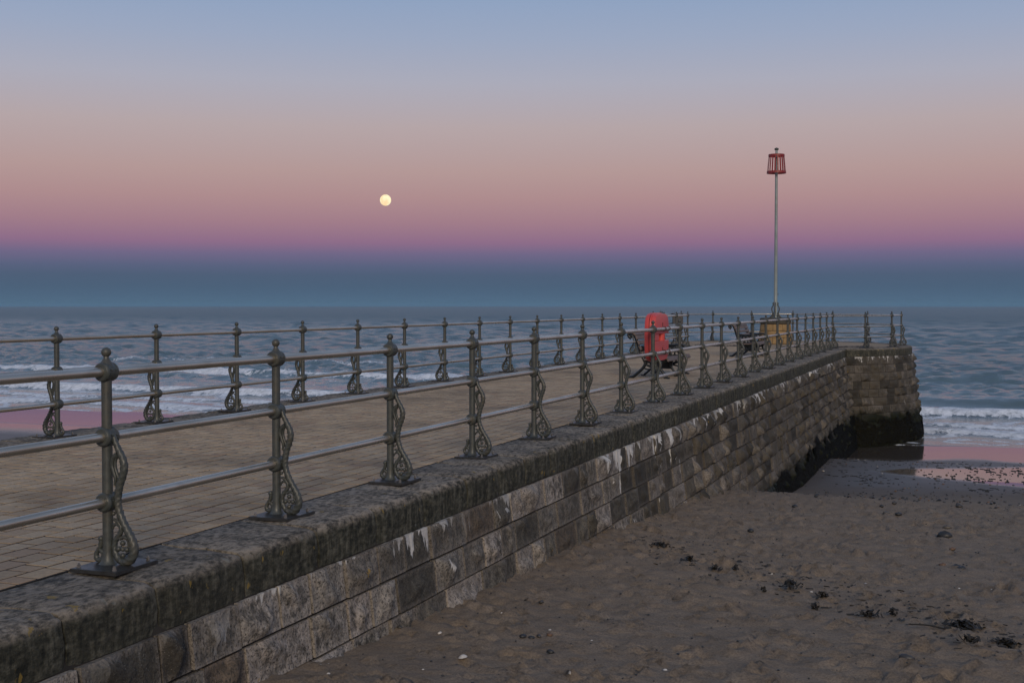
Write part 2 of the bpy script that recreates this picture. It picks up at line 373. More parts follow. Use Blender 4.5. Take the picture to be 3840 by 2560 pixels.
# wind ripples and foot prints
Z += dry * .017 * np.sin((Y * .97 + X * .45) * 21 + 5 * fbm(X * 1.2, Y * 1.2, 21)) * smooth(.42, .6, fbm(X * .45, Y * .45, 23))
sub = (X > -4.7) & (X < 4)
pr = np.random.default_rng(5)
for i in range(3200):
    px_ = pr.uniform(-4.1, 3.0); py_ = pr.uniform(6.0, 23.5); rr = pr.uniform(.025, .085); d = pr.uniform(.012, .062) ; th = pr.uniform(0, 3.14)
    j0, j1 = np.searchsorted(ys, (py_ - 3 * rr, py_ + 3 * rr)); i0, i1 = np.searchsorted(xs, (px_ - 3 * rr, px_ + 3 * rr))
    if j1 <= j0 or i1 <= i0: continue
    dx = X[j0:j1, i0:i1] - px_; dy = Y[j0:j1, i0:i1] - py_
    a = dx * math.cos(th) + dy * math.sin(th); b = (-dx * math.sin(th) + dy * math.cos(th)) * 1.8
    q = (a * a + b * b) / (rr * rr)
    Z[j0:j1, i0:i1] += dry[j0:j1, i0:i1] * d * (-1.0 * np.exp(-q * 1.2) + .62 * np.exp(-(np.sqrt(q) - 1.55) ** 2 * 5))
Z += (1 - dry) * .02 * (fbm(X * .35, Y * .5, 31, 3) - .5) * (1 - smooth(29.5, 31.5, Y) * .8)
wet = smooth(18.0, 32.0, Y + 2.0 * (fbm(X * .6, Y * .35, 33) - .5) * 2 - .25 * (X + 4))
hw = np.clip(.75 + .62 * (X + 1.8), 0, 3.0); pd = np.abs(Y - 33.1) - hw + 1.0 * (fbm(X * .7, Y * .6, 37) - .5)
pool = (1 - smooth(-.9, .7, pd)) * smooth(-3.2, -2.3, X)
film = np.maximum(pool * .95, smooth(38.6, 41.2, Y + 1.2 * (fbm(X * .4, Y * .3, 38) - .5) * 2)) * (1 - .0 * X)
film = film * (1 - .8 * smooth(.55, .66, fbm(X * .8, Y * .5, 39, 5)) * np.exp(-((Y - 37.6) / 1.4) ** 2))
film = np.where(X < -10, np.maximum(film, smooth(30, 36, Y)), film)
beach = put('beach_sand', grid_mesh('beach_sand', X, Y, Z, M['sand'], dict(wet=wet, film=np.clip(film, 0, 1))))
beach['kind'] = 'structure'
def zs(x, y):
    i = np.clip(np.searchsorted(xs, x), 1, len(xs) - 1); j = np.clip(np.searchsorted(ys, y), 1, len(ys) - 1)
    return float(max(Z[j, i], Z[j - 1, i - 1]))

# ------------------------------------------------------------------ sea
ts = axis_pts(41, 9500, lambda t: .17 * (t / 45) ** 1.32)
ks = np.concatenate([np.linspace(-2.2, -1.08, 40), np.linspace(-1.07, .10, 600), np.linspace(.115, 1.4, 50)])
K, T = np.meshgrid(ks, ts); S = K * T
rg = np.random.default_rng(3)
H = np.zeros_like(T)
cell = np.maximum(.17 * (T / 45) ** 1.32, T * .00195)
for i in range(110):
    lam = 0.55 * (4.8 / 0.55) ** rg.random() ; th = rg.normal(0, .55)
    amp = .0140 * lam ** .70
    kx, ky = math.sin(th) * 2 * math.pi / lam, math.cos(th) * 2 * math.pi / lam
    ph = S * kx + T * ky + rg.uniform(0, 6.28) + 1.2 * fbm(S / lam / 5, T / lam / 5, 60 + i % 8, 2) * 6.28
    wv = 1 - np.abs(np.sin(ph / 2)) * 2 if i % 2 else np.sin(ph)
    H += amp * wv * smooth(1.6, 3.2, lam / cell) 
for i in range(60):                       # longer seas further out
    lam = 4.5 * (16 / 4.5) ** rg.random(); th = rg.normal(0, .5)
    ph = S * math.sin(th) * 2 * math.pi / lam + T * math.cos(th) * 2 * math.pi / lam + rg.uniform(0, 6.28) + 7 * fbm(S / lam / 4, T / lam / 4, 60 + i % 8, 2)
    H += .013 * lam ** .85 * (1 - np.abs(np.sin(ph / 2)) * 2) * smooth(1.5, 3, lam / cell) * smooth(85, 190, T)
shore = smooth(45, 60, T)
far_on = 1 - smooth(1500, 4000, T)
H *= (.10 + .90 * smooth(50, 85, T)) * far_on * .60
foam = np.zeros_like(T)
def breaker(tc_, amp, wid, fr, fo, seed):
    """a wave running ashore: long back, steep front towards the beach"""
    global H, foam
    d = T - tc_; A = amp
    prof = np.where(d > 0, np.exp(-(d / wid) ** 2), np.exp(-(d / (wid * .38)) ** 2))
    nz = fbm(S * .55, T * .9, seed, 4)
    H += A * prof * (.75 + .5 * nz)
    cr = np.where(d > 0, np.exp(-(d / (wid * .55)) ** 2), np.exp(-(d / fr) ** 2))
    foam = np.maximum(foam, fo * cr * (.35 + 1.05 * fbm(S * .8, T * 1.5, seed + 3, 4)))
left = smooth(-18, -30, S)
wob = lambda sd, a, l: a * (fbm(S / l, np.zeros_like(S) + sd * 7.7, sd, 3) - .5) * 2
mL = smooth(.30, .55, fbm(S / 11, np.zeros_like(S) + 3.3, 71, 2))
breaker(57.5 + wob(72, 1.8, 12),   .33 * (.45 + .55 * mL), 2.0, 1.3, 1.02 * (.35 + .65 * mL), 74)
mL2 = smooth(.36, .56, fbm(S / 15, np.zeros_like(S) + 9.1, 75, 2))
breaker(66 + 9.5 * left + wob(76, 2.0, 16), .32 * (.5 + .5 * mL2), 2.6, 1.3, 1.2 * mL2 * left, 78)
breaker(84 + 8 * left + wob(82, 3, 20), .22, 3.2, 1.2, .62 * smooth(.5, .62, fbm(S / 9, np.zeros_like(S) + 1.1, 85, 2)) * left, 84)
breaker(105 + wob(92, 4, 30), .16, 4.0, 1.0, 0, 94)
breaker(48.6 + wob(86, 1.2, 8), .15, 1.4, .9, 1.0, 88)
breaker(52.4 + wob(96, 1.0, 7), .10, 1.2, .8, .8, 98)
edge = 45.0 - 2.2 * left + wob(89, 1.1, 6) + .8 * (fbm(S * .7, T * .2, 90) - .5)
foam = np.maximum(foam, .8 * np.exp(-((T - edge) / .55) ** 2) * (.5 + .8 * fbm(S * 1.2, T, 93)))
lace = 1 - np.abs(fbm(S * .42, T * .62, 95, 5) - .5) * 7
foam = np.maximum(foam, np.clip(lace, 0, 1) * .80 * smooth(edge, edge + 1.2, T) * (1 - smooth(57, 63, T)))
foam = np.maximum(foam, np.clip(lace, 0, 1) * .5 * smooth(60, 66, T) * (1 - smooth(72 + 8 * left, 78 + 8 * left, T)) * left)
thin = smooth(edge - 1.2, edge + .6, T)
Zs = SEA + H * smooth(45, 48, T) - .5 * (1 - thin) + .03 * smooth(45.5, 48, T) - (S ** 2 + T ** 2) / (2 * 6.371e6)
shal = 1 - smooth(46, 70, T)
sea = put('sea', grid_mesh('sea', S, T, Zs, M['sea'], dict(foam=foam, shallow=shal * .8, offshore=smooth(52, 110, T), far=smooth(120, 500, T))))
sea['kind'] = 'structure'

# ------------------------------------------------------------------ pier: stone wall with its coping
wall = empty('pier_wall', (XR, 0, -1)); tag(wall, 'long battered stone sea wall of rough grey blocks carrying the walkway', 'wall')
def child(name, me, parent, loc=(0, 0, 0), rot=(0, 0, 0), scale=(1, 1, 1)):
    o = put(name, me, parent, loc, rot, scale); o.matrix_parent_inverse = Matrix.Translation(-Vector(parent.location)) if parent.rotation_euler.z == 0 else (Matrix.Translation(parent.location) @ Matrix.Rotation(parent.rotation_euler.z, 4, 'Z')).inverted()
    return o
Y0, Y1 = -9.0, YJ + .35
zb = -4.3
core = MB()
xo = lambda z: -4.235 + batter(z)
xi = lambda z: 2 * HC[0] - xo(z)
sec = [(xi(-.02), -.06), (xo(-.06), -.06), (xo(zb), zb), (xi(zb), zb)]
v = [(x, y, z) for y in (Y0, Y1) for x, z in sec]
core.add(v, [(3, 2, 1, 0), (4, 5, 6, 7), (0, 1, 5, 4), (1, 2, 6, 5), (2, 3, 7, 6), (3, 0, 4, 7)])
child('wall_core', core.mesh('wall_core', M['mortar']), wall)
# rough-faced blocks: unit size in y and z, real relief in x
def block_mesh(i, ny, nz, lo=False):
    g = np.random.default_rng(300 + i)
    yy = np.linspace(-.5, .5, ny + 1); zz = np.linspace(-.5, .5, nz + 1)
    yy[0] += .006; yy[-1] -= .006
    Yg, Zg = np.meshgrid(yy, zz)
    eb = np.minimum.reduce([.5 - np.abs(Yg) + .0, (.5 - np.abs(Zg)) * .6])
    m = smooth(.022, .085 if not lo else .15, eb)
    ox, oy = g.uniform(0, 200, 2)
    n = fbm(Yg * 3.2 + ox, Zg * 1.9 + oy, 101, 4) - .5
    n2 = np.abs(fbm(Yg * 6 + ox, Zg * 4 + oy, 107, 3) - .5)
    tilt = g.uniform(-.02, .02) * Zg * 2 + g.uniform(-.012, .012) * Yg * 2
    pl_ = np.min([g.uniform(.03, .095) + g.normal(0, .15) * Yg + g.normal(0, .13) * Zg for _ in range(5)], axis=0)
    Xg = (1.45 if lo else 1.0) * m * np.maximum(pl_ + .075 * n - .05 * n2, -.004) + .006 * (g.random() - .3)
    Yg = Yg + .012 * (vn(Zg * 5 + ox, Yg * 0 + oy, 111) - .5) * (np.abs(Yg) > .4); Zg = Zg * (1 + .01 * (vn(Yg * 5 + ox, Zg * 0, 112) - .5))
    V = [(Xg[a, b], Yg[a, b], Zg[a, b]) for a in range(nz + 1) for b in range(ny + 1)]
    F = [(a * (ny + 1) + b, a * (ny + 1) + b + 1, (a + 1) * (ny + 1) + b + 1, (a + 1) * (ny + 1) + b) for a in range(nz) for b in range(ny)]
    rim = [b for b in range(ny + 1)] + [a * (ny + 1) + ny for a in range(1, nz + 1)] + [nz * (ny + 1) + b for b in range(ny - 1, -1, -1)] + [a * (ny + 1) for a in range(nz - 1, 0, -1)]
    n0 = len(V); V += [(-.09, V[k][1], V[k][2]) for k in rim]
    for q in range(len(rim)):
        r2 = (q + 1) % len(rim); F.append((rim[q], n0 + q, n0 + r2, rim[r2]))
    return V, F, list(m.ravel()) + [0.0] * len(rim)
hi = [block_mesh(i, 14, 7) for i in range(18)]
lo_ = [block_mesh(i + 50, 7, 5, True) for i in range(14)]
def bm_(v_, f_, a_):
    me_ = mesh_of('block', v_, f_, M['stone'], True); at_ = me_.attributes.new('face', 'FLOAT', 'POINT'); at_.data.foreach_set('value', a_); return me_
hi_me = [bm_(*q) for q in hi]
lo_me = [bm_(*q) for q in lo_]
for m_ in hi_me + lo_me: m_.set_sharp_from_angle(angle=R(48))
br = random.Random(21)
blocks = []
for k in range(14):
    zt = -.29 - CH * k; zc = zt - CH / 2
    y = Y0 + br.uniform(0, .3)
    while y < YJ + .5:
        wd = br.choice([.30, .36, .42, .5, .58, .66, .8]) * br.uniform(.9, 1.1)
        yc = y + wd / 2; y += wd
        if zt < beach_z(np.array([-3.9]), np.array([yc]))[0] - .10: continue
        if yc < 2.2: continue
        blocks.append((yc, zc, wd))
blocks.sort(key=lambda b: -(b[2] * CH / (b[0] ** 2 + 9) / max(1, b[0] * .1)))
TILT = math.atan(.116)
stuffv, stufff, stuffr, stufff2 = [], [], [], []
for i, (yc, zc, wd) in enumerate(blocks):
    xf = -4.20 + batter(zc) + (br.uniform(-.008, .012) if yc < 14 else br.uniform(-.02, .025))
    if i < 300:
        o = child('block', (hi_me if yc < 17 else lo_me)[br.randrange(14)], wall, (xf, yc, zc), (0, -TILT, 0), (1, wd - .026, CH - .018))
        if br.random() < .5: o.scale = (1, -o.scale[1], o.scale[2]) if False else o.scale
    else:
        V, F, fa_ = lo_[br.randrange(14)]; stufff2 += fa_; n0 = len(stuffv); ct, st_ = math.cos(TILT), math.sin(TILT); rv = br.random()
        for a, b, c in V:
            c *= CH - .018
            stuffv.append((xf + a * ct - c * st_, yc + b * (wd - .026), zc + a * st_ + c * ct)); stuffr.append(rv)
        stufff += [tuple(q + n0 for q in f) for f in F]
if stufff:
    me = mesh_of('far_blocks', stufff and stuffv, stufff, M['stone'], True); me.set_sharp_from_angle(angle=R(48))
    at = me.attributes.new('rnd', 'FLOAT', 'POINT'); at.data.foreach_set('value', stuffr)
    at = me.attributes.new('face', 'FLOAT', 'POINT'); at.data.foreach_set('value', stufff2)
    o = child('far_blocks', me, wall); o['kind'] = 'stuff'
# coping stones with a rounded, worn outer edge
CW = .65
def coping_mesh(i, ny=10):
    g = np.random.default_rng(500 + i); ox = g.uniform(0, 99)
    prof = [(-CW, -.29), (-CW, -.012), (-CW + .012, 0), (-.45, 0), (-.30, .002), (-.18, .001), (-.075, -.002), (-.042, -.008), (-.018, -.022), (-.005, -.045), (0, -.08), (.002, -.16), (0, -.23), (-.004, -.29)]
    V = []; F = []; n = len(prof)
    for a in range(ny + 1):
        yv = a / ny - .5; e = .5 - abs(yv)
        for k, (x, z) in enumerate(prof):
            j = .016 * (vn(np.array(a * .9 + ox), np.array(k * .8 + ox), 120) - .5)
            wx = -.022 * math.exp(-e * 26)
            V.append((x + (j + wx * (1 if k < 11 else .4) if k > 5 else 0), yv, z + (j + wx * .6 if 2 < k < 9 else 0)))
    for a in range(ny):
        for k in range(n):
            l = (k + 1) % n; F.append((a * n + k, (a + 1) * n + k, (a + 1) * n + l, a * n + l))
    F.append(tuple(range(n))); F.append(tuple(ny * n + k for k in range(n))[::-1])
    m = mesh_of('coping_stone', V, F, M['coping'], True); m.set_sharp_from_angle(angle=R(50)); return m
cop = [coping_mesh(i) for i in range(8)]
y = Y0
joints = [4.84, 5.58, 6.44, 7.34]
while y < YJ + .1:
    wd = br.uniform(.74, .92)
    nx = [j for j in joints if j > y + .3]
    if nx and y + wd * 1.7 > nx[0]: wd = nx[0] - y if nx[0] - y < 1.05 else (nx[0] - y) / 2
    if y + wd > YJ - .3: wd = YJ + .2 - y
    dz = br.uniform(-.009, .006)
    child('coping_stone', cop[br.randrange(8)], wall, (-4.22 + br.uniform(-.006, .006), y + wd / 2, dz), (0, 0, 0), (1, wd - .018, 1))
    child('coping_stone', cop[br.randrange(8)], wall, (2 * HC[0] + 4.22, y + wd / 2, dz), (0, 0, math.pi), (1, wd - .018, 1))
    y += wd

# ------------------------------------------------------------------ pier head: round, blocks and curved coping
head = empty('pier_head', (HC[0], HC[1], -3.5)); tag(head, 'round stone pier head with dark weed round its foot', 'pier head')
RC = HR + .40
mbh = MB(); prof = [(RC - .05 + batter(z), z) for z in (-4.6, -.29)] + [(RC - .05, -.05)]
mbh.lathe(prof, 96, c=(HC[0], HC[1], 0)); child('wall_core', mbh.mesh('head_core', M['mortar'], True), head)
for k in range(12):
    zt = -.29 - CH * k; zc = zt - CH / 2; rr = RC + .02 + batter(zc); ph = 20 + br.uniform(0, 4)
    while ph < 143:
        wd = br.choice([.36, .42, .5, .58, .66]) * br.uniform(.9, 1.1); da = math.degrees(wd / rr)
        pc = R(ph + da / 2); ph += da
        o = child('block', lo_me[br.randrange(14)], head, (HC[0] + rr * math.sin(pc), HC[1] + rr * math.cos(pc), zc), (0, -TILT, R(90) - pc), (1, wd - .012, CH - .012))
        o.rotation_mode = 'ZYX'; o.rotation_mode = 'XYZ'
def arc_coping(a0, a1):
    V = []; F = []; n0 = 6
    prof = [(-CW, -.29), (-CW, -.005), (-.3, 0), (-.10, -.003), (-.055, -.014), (-.022, -.04), (0, -.10), (0, -.29)]; n = len(prof)
    for a in range(n0 + 1):
        p = R(a0 + (a1 - a0) * a / n0)
        for x, z in prof:
            V.append((HC[0] + (RC + x) * math.sin(p), HC[1] + (RC + x) * math.cos(p), z + br.uniform(-.003, .003)))
    for a in range(n0):
        for k in range(n):
            l = (k + 1) % n; F.append((a * n + k, (a + 1) * n + k, (a + 1) * n + l, a * n + l))
    F.append(tuple(range(n))[::-1]); F.append(tuple(n0 * n + k for k in range(n)))
    m = mesh_of('coping_stone', V, F, M['coping'], True); m.set_sharp_from_angle(angle=R(50)); return m
a = -142.0
while a < 141:
    b = min(a + br.uniform(8.5, 11), 142.5); b = 142.5 if 142.5 - b < 4 else b
    child('coping_stone', arc_coping(a + .05, b - .05), head); a = b

# ------------------------------------------------------------------ walkway of small paving bricks
deck = empty('walkway_paving', (HC[0], 10, -.02)); deck['kind'] = 'structure'
bed = MB().box((-9.73, Y0, -.058), (-4.86, YJ + .3, -.0035)); child('joint_bed', bed.mesh('joint_bed', M['joint']), deck)
pv = random.Random(5); pav = []
xw = (9.725 - 4.87) / 28
for c in range(28):
    y = Y0 + pv.uniform(0, .2); xc = -9.725 + xw * (c + .5)
    while y < YJ + .2:
        l = pv.choice([.15, .19, .19, .24]); pav.append((xc, y + l / 2, l)); y += l
def seen(p):
    d = math.hypot(p[0], p[1]); ang = math.degrees(math.atan2(-p[0], p[1])) - YAW
    return (abs(ang) < 24 and p[1] > 3, -d)
pav.sort(key=lambda p: (not seen(p)[0], math.hypot(p[0], p[1])))
def paver_vf():
    V = [(-.5, -.5, -.03), (.5, -.5, -.03), (.5, .5, -.03), (-.5, .5, -.03), (-.5, -.5, -.0012), (.5, -.5, -.0012), (.5, .5, -.0012), (-.5, .5, -.0012),
         (-.465, -.465, 0), (.465, -.465, 0), (.465, .465, 0), (-.465, .465, 0)]
    F = [(8, 9, 10, 11)] + [(4 + i, 4 + (i + 1) % 4, 8 + (i + 1) % 4, 8 + i) for i in range(4)] + [(i, (i + 1) % 4, 4 + (i + 1) % 4, 4 + i) for i in range(4)]
    return np.array(V), np.array([f for f in F])
PV, PF = paver_vf()
pme = mesh_of('paving_brick', PV, PF, M['paver'])
for p in pav[:300]:
    child('paving_brick', pme, deck, (p[0], p[1], pv.uniform(-.001, .003)), (pv.uniform(-.008, .008), pv.uniform(-.008, .008), 0), (xw - .018, p[2] - .018, 1))
rest = pav[300:]; n = len(rest)
A = np.array(rest); sc_ = np.stack([np.full(n, xw - .018), A[:, 2] - .018, np.ones(n)], -1)
VV = PV[None] * sc_[:, None] + np.stack([A[:, 0], A[:, 1], rng.uniform(-.001, .003, n)], -1)[:, None]
VV = VV.reshape(-1, 3); FF = (PF[None] + (np.arange(n) * len(PV))[:, None, None]).reshape(-1, 4)
me = bpy.data.meshes.new('far_paving'); me.vertices.add(len(VV)); me.vertices.foreach_set('co', VV.astype(np.float32).ravel())
me.loops.add(FF.size); me.loops.foreach_set('vertex_index', FF.astype(np.int32).ravel()); me.polygons.add(len(FF)); me.polygons.foreach_set('loop_start', np.arange(0, FF.size, 4, dtype=np.int32))
me.update(calc_edges=True); me.materials.append(M['paver'])
at = me.attributes.new('rnd', 'FLOAT', 'POINT'); at.data.foreach_set('value', np.repeat(rng.random(n), len(PV)).astype(np.float32))
o = child('far_paving_bricks', me, deck); o['kind'] = 'stuff'
hd = MB().lathe([(RC - CW + .005, -.05), (RC - CW + .005, -.006)], 72, c=(HC[0], HC[1], 0))
child('head_paving', hd.mesh('head_paving', M['paver']), deck)

# ------------------------------------------------------------------ railings
ZT = .02                                  # top of the base plates
RZ = [1.118, .741, .362]                  # rail heights above the plates
def px2(x, y): return ((x - 255) / 1693 / .92, 0, (1385 - y) / 1693)
pb = MB()
pb.lathe([(.062, -.004), (.05, .006), (.04, .022), (.034, .05), (.0305, .09), (.0300, 1.07), (.030, 1.12), (.050, 1.145), (.036, 1.168), (.022, 1.186), (.0155, 1.198), (.0155, 1.206)] +
         [(max(.002, .029 * math.sin(t)), 1.2315 - .029 * math.cos(t)) for t in [.55, .9, 1.25, 1.6, 2.0, 2.4, 2.8, 3.1]], 18)
post_me = pb.mesh('post', M['paint'], True, 50)
cb = MB().lathe([(.030, -.052), (.047, -.052), (.054, -.046), (.057, -.036), (.054, -.028), (.055, -.014), (.0565, 0), (.055, .014), (.054, .028), (.057, .036), (.054, .046), (.047, .052), (.030, .052)], 20, 'y')
for s_ in (-1, 1): cb.ball((.056, s_ * .018, .012), .006, 6, 4)
collar_me = cb.mesh('collar', M['paint'], True, 35)
pbk = MB()
main = [px2(*p) for p in [(318, 100), (345, 175), (385, 260), (428, 345), (440, 430), (418, 520), (390, 600), (372, 690), (366, 770), (380, 850), (412, 935), (455, 1015), (500, 1090), (532, 1165), (540, 1235), (520, 1300), (475, 1345), (420, 1352), (370, 1322), (338, 1270), (325, 1215), (338, 1150), (375, 1100), (400, 1050), (395, 1000), (365, 962), (320, 940)]]
pts = crv(main, 7); L = len(pts)
rad = [np.interp(i / L, [0, .06, .14, .3, .42, .52, .6, .66, .75, .85, .95, 1], [.014, .017, .022, .021, .021, .025, .026, .021, .016, .015, .012, .008]) for i in range(L)]
pbk.tube(pts, rad, 10, twist=58, lobes=3, depth=.16)
pts = crv([px2(*p) for p in [(372, 300), (325, 335), (308, 400), (325, 470), (345, 540), (333, 605)]], 6)
pbk.tube(pts, [np.interp(i / len(pts), [0, .3, .7, 1], [.018, .015, .012, .006]) for i in range(len(pts))], 8)
pts = crv([px2(*p) for p in [(395, 290), (350, 350), (345, 420), (365, 490), (380, 540)]], 5); pbk.tube(pts, .009, 6)
pts = crv([px2(*p) for p in [(392, 1000), (350, 985), (318, 1010), (312, 1040)]], 5); pbk.tube(pts, [.011, .012, .012, .011, .011, .01, .01, .009, .009, .008, .008, .007, .007, .006, .006, .005][:len(pts)], 8)
pts = crv([px2(*p) for p in [(385, 1130), (435, 1108), (480, 1140), (490, 1200)]], 5); pbk.tube(pts, .011, 8)
pbk.ball(px2(320, 885), .013, 8, 6)
c0 = px2(418, 1230)
for dx, dz in ((0, .036), (0, -.036), (.030, 0), (-.030, 0)): pbk.ball((c0[0] + dx, 0, c0[2] + dz), .0165, 8, 6)
pbk.ball(c0, .014, 8, 6)
pbk.ball(px2(178, 1142), .0185, 10, 6)
pts = crv([px2(*p) for p in [(182, 1155), (172, 1215), (140, 1265), (122, 1310), (140, 1350), (180, 1352), (205, 1320), (195, 1275), (160, 1250)]], 5)
pbk.tube(pts, [np.interp(i / len(pts), [0, .2, .5, 1], [.016, .013, .016, .013]) for i in range(len(pts))], 8, twist=70, lobes=3)
bracket_me = pbk.mesh('bracket', M['paint'], True, 60)
pl = MB(); pl.box((-.115, -.19, -.019), (.205, .19, 0)); pl.box((-.11, -.185, -.003), (.20, .185, .0015)); plate_me = pl.mesh('base_plate', M['plate'])
bb = MB(); bb.lathe([(.013, 0), (.013, .006), (.011, .006), (.011, .02), (.007, .021), (.007, .028)], 6); bolt_me = bb.mesh('bolt', M['bolt'])
def post(parent, x, y, rz, bolts):
    o = child('post', post_me, parent, (x, y, ZT), (0, 0, rz))
    for z in RZ: put('collar', collar_me, o, (0, 0, z))
    put('bracket', bracket_me, o); put('base_plate', plate_me, o)
    if bolts:
        for a_ in (-.085, .165):
            for b_ in (-.15, .15): put('bolt', bolt_me, o, (a_, b_, .001))
    return o
def rail(parent, a, b, n=2):
    for z in RZ:
        t = MB().tube([(a[0], a[1], ZT + z), (b[0], b[1], ZT + z)], .0272, 16); child('rail', t.mesh('rail', M['rail'], True, 60), parent)
r1 = empty('railing', (XR, YR0, 0)); tag(r1, 'straight iron railing on the wall top above the sand, red lifebuoy case clamped to it', 'railing')
for i in range(-3, 22): post(r1, XR, YR0 + SP * i, 0, i < 9)
for i in range(-3, 21): rail(r1, (XR, YR0 + SP * i), (XR, YR0 + SP * (i + 1)))
r2 = empty('railing', (XL, YL0, 0)); tag(r2, 'straight iron railing along the wall edge opposite, open breaking waves behind it', 'railing')
for i in range(-4, 19): post(r2, XL, YL0 + SP * i, math.pi, i < 5)
for i in range(-4, 18): rail(r2, (XL, YL0 + SP * i), (XL, YL0 + SP * (i + 1)))
r3 = empty('railing', (HC[0], HC[1], 0)); tag(r3, 'curved iron railing ringing the round pier head around the beacon', 'railing')
angs = [-126, -105, -84, -63, -41.8, -20.5, .6, 21.7, 43.1, 64.2, 85.5, 108.5, 129.2]
hp = [(XL, YL0 + SP * 18)]
for a_ in angs:
    p = (HC[0] + HR * math.sin(R(a_)), HC[1] + HR * math.cos(R(a_))); hp.append(p); post(r3, p[0], p[1], R(90 - a_), False)
hp.append((XR, YR0 + SP * 21))
for a_, b_ in zip(hp[:-1], hp[1:]): rail(r3, a_, b_)

# ------------------------------------------------------------------ lifebuoy case
def outline(wd, h, p=3.2, n=40):
    return [(wd / 2 * math.copysign(abs(math.cos(t)) ** (2 / p), math.cos(t)), h / 2 * math.copysign(abs(math.sin(t)) ** (2 / p), math.sin(t))) for t in [2 * math.pi * i / n for i in range(n)]]
def slab(mb, ol, x0, x1, bev=.02, inset=.03):
    n = len(ol); V = []
    cy = sum(p[0] for p in ol) / n; cz = sum(p[1] for p in ol) / n
    def sh(k): return [(cy + (a - cy) * k, cz + (b - cz) * k) for a, b in ol]
    sg = 1 if x1 > x0 else -1
    for x, k in ((x0, 1), (x1 - sg * bev, 1), (x1 - sg * bev * .3, 1 - inset * .3), (x1, 1 - inset)):
        V += [(x, a, b) for a, b in sh(k)]
    F = []
    for r_ in range(3):
        for i in range(n):
            j = (i + 1) % n; F.append((r_ * n + i, r_ * n + j, (r_ + 1) * n + j, (r_ + 1) * n + i))
    F.append(tuple(range(n))[::-1]); F.append(tuple(3 * n + i for i in range(n)))
    if sg < 0: F = [f[::-1] for f in F]
    mb.add(V, F)
LB = empty('lifebuoy_case', (XR - .035, 19.27, ZT)); tag(LB, 'red plastic lifebuoy case clamped to the railing in front of a bench', 'lifebuoy case')
zc_ = .985
ol = outline(.98, .79, 4.2)
s1 = MB(); slab(s1, ol, -.085, -.065, .008, .02)
def clip(ol, lo, hi): return [(a, min(max(b, lo), hi)) for a, b in ol]
k_ = .90
up = clip([(a * .96, b * .96) for a, b in ol], .055, .5); dn = clip([(a * .96, b * .96) for a, b in ol], -.5, -.055)
slab(s1, up, -.068, .004, .012, .05); slab(s1, dn, -.068, .004, .012, .05)
s1.lathe([(.06, -.06), (.06, .06)], 14, 'z', (-.045, .12, 0)); s1.box((-.04, -.40, -.05), (-.012, -.14, .05))
o = put('back_shell', s1.mesh('back_shell', M['red'], True, 40), LB, (0, 0, zc_))
s2 = MB(); slab(s2, [(a * .97, b * .97) for a, b in ol], -.098, -.082, .001, .001); put('seam', s2.mesh('seam', M['seam']), LB, (0, 0, zc_))
s3 = MB(); slab(s3, ol, -.096, -.175, .035, .10); put('front_lid', s3.mesh('front_lid', M['red'], True, 40), LB, (0, 0, zc_))
cl = MB().tube([(.034 * math.cos(t), 0, .034 * math.sin(t)) for t in [2 * math.pi * i / 14 for i in range(14)]], .0055, 6, closed=True)
cl_me = cl.mesh('clamp', M['clamp'], True)
for z in RZ[:2]:
    for yy in (.02, .30): put('clamp', cl_me, LB, (.035, yy, z))
nb = MB().box((.000, -.012, -.035), (.008, .012, .035)); nb_me = nb.mesh('slot', M['seam'])
for zz in (.20, -.20): put('slot', nb_me, LB, (0, .03, zc_ + zz))

# ------------------------------------------------------------------ benches
def bench_end():
    b = MB(); T3 = lambda pts: [(x, 0, z) for x, z in pts]
    def tb(pts, r0, r1=None, n=5, flat=1.3):
        q = crv(T3(pts), n); r1 = r0 if r1 is None else r1
        b.tube(q, [1.35 * (r0 + (r1 - r0) * i / (len(q) - 1)) for i in range(len(q))], 8, flat=flat)
    tb([(-.40, .83), (-.44, .86), (-.455, .905), (-.42, .945), (-.36, .935), (-.315, .875), (-.275, .77), (-.235, .64), (-.185, .50), (-.12, .38), (-.10, .30), (-.16, .20), (-.27, .10), (-.36, .03), (-.42, .02)], .026, .024)
    b.ball((-.405, 0, .875), .03, 8, 6); b.box((-.45, -.03, 0), (-.34, .03, .03))
    tb([(-.12, .36), (0, .345), (.15, .355), (.28, .385), (.37, .40)], .024)
    tb([(.34, .39), (.25, .33), (.22, .24), (.27, .14), (.34, .07), (.36, .02)], .026, .02); b.box((.30, -.035, 0), (.42, .035, .03))
    tb([(-.24, .64), (-.15, .655), (-.02, .635), (.12, .64), (.24, .645), (.32, .61), (.34, .565), (.31, .54), (.285, .56)], .020, .016)
    tb([(.29, .60), (.235, .53), (.27, .46), (.33, .41)], .018)
    tb([(-.10, .30), (0, .25), (.10, .24), (.20, .29)], .018); tb([(-.14, .22), (-.05, .19), (.06, .20), (.2, .17)], .012)
    def ring(x, z, r, t=.013): b.tube([(x + r * math.cos(a_), 0, z + r * math.sin(a_)) for a_ in [2 * math.pi * i / 12 for i in range(12)]], t, 6, closed=True)
    for x, z, r in ((-.12, .56, .05), (-.02, .555, .045), (.08, .56, .05), (.17, .56, .04), (-.07, .46, .05), (.04, .46, .05), (.14, .46, .045), (-.13, .45, .03), (.21, .47, .03), (-.03, .30, .04), (.07, .295, .04), (.16, .31, .035), (-.02, .40, .03), (.1, .40, .03), (-.16, .60, .03)): ring(x, z, r)
    tb([(-.2, .52), (-.1, .60), (.02, .60), (.12, .52), (.22, .52)], .01); tb([(-.16, .42), (-.05, .52), (.06, .40), (.18, .42)], .01)
    return b.mesh('end_frame', M['iron'], True, 60)
end_me = bench_end()
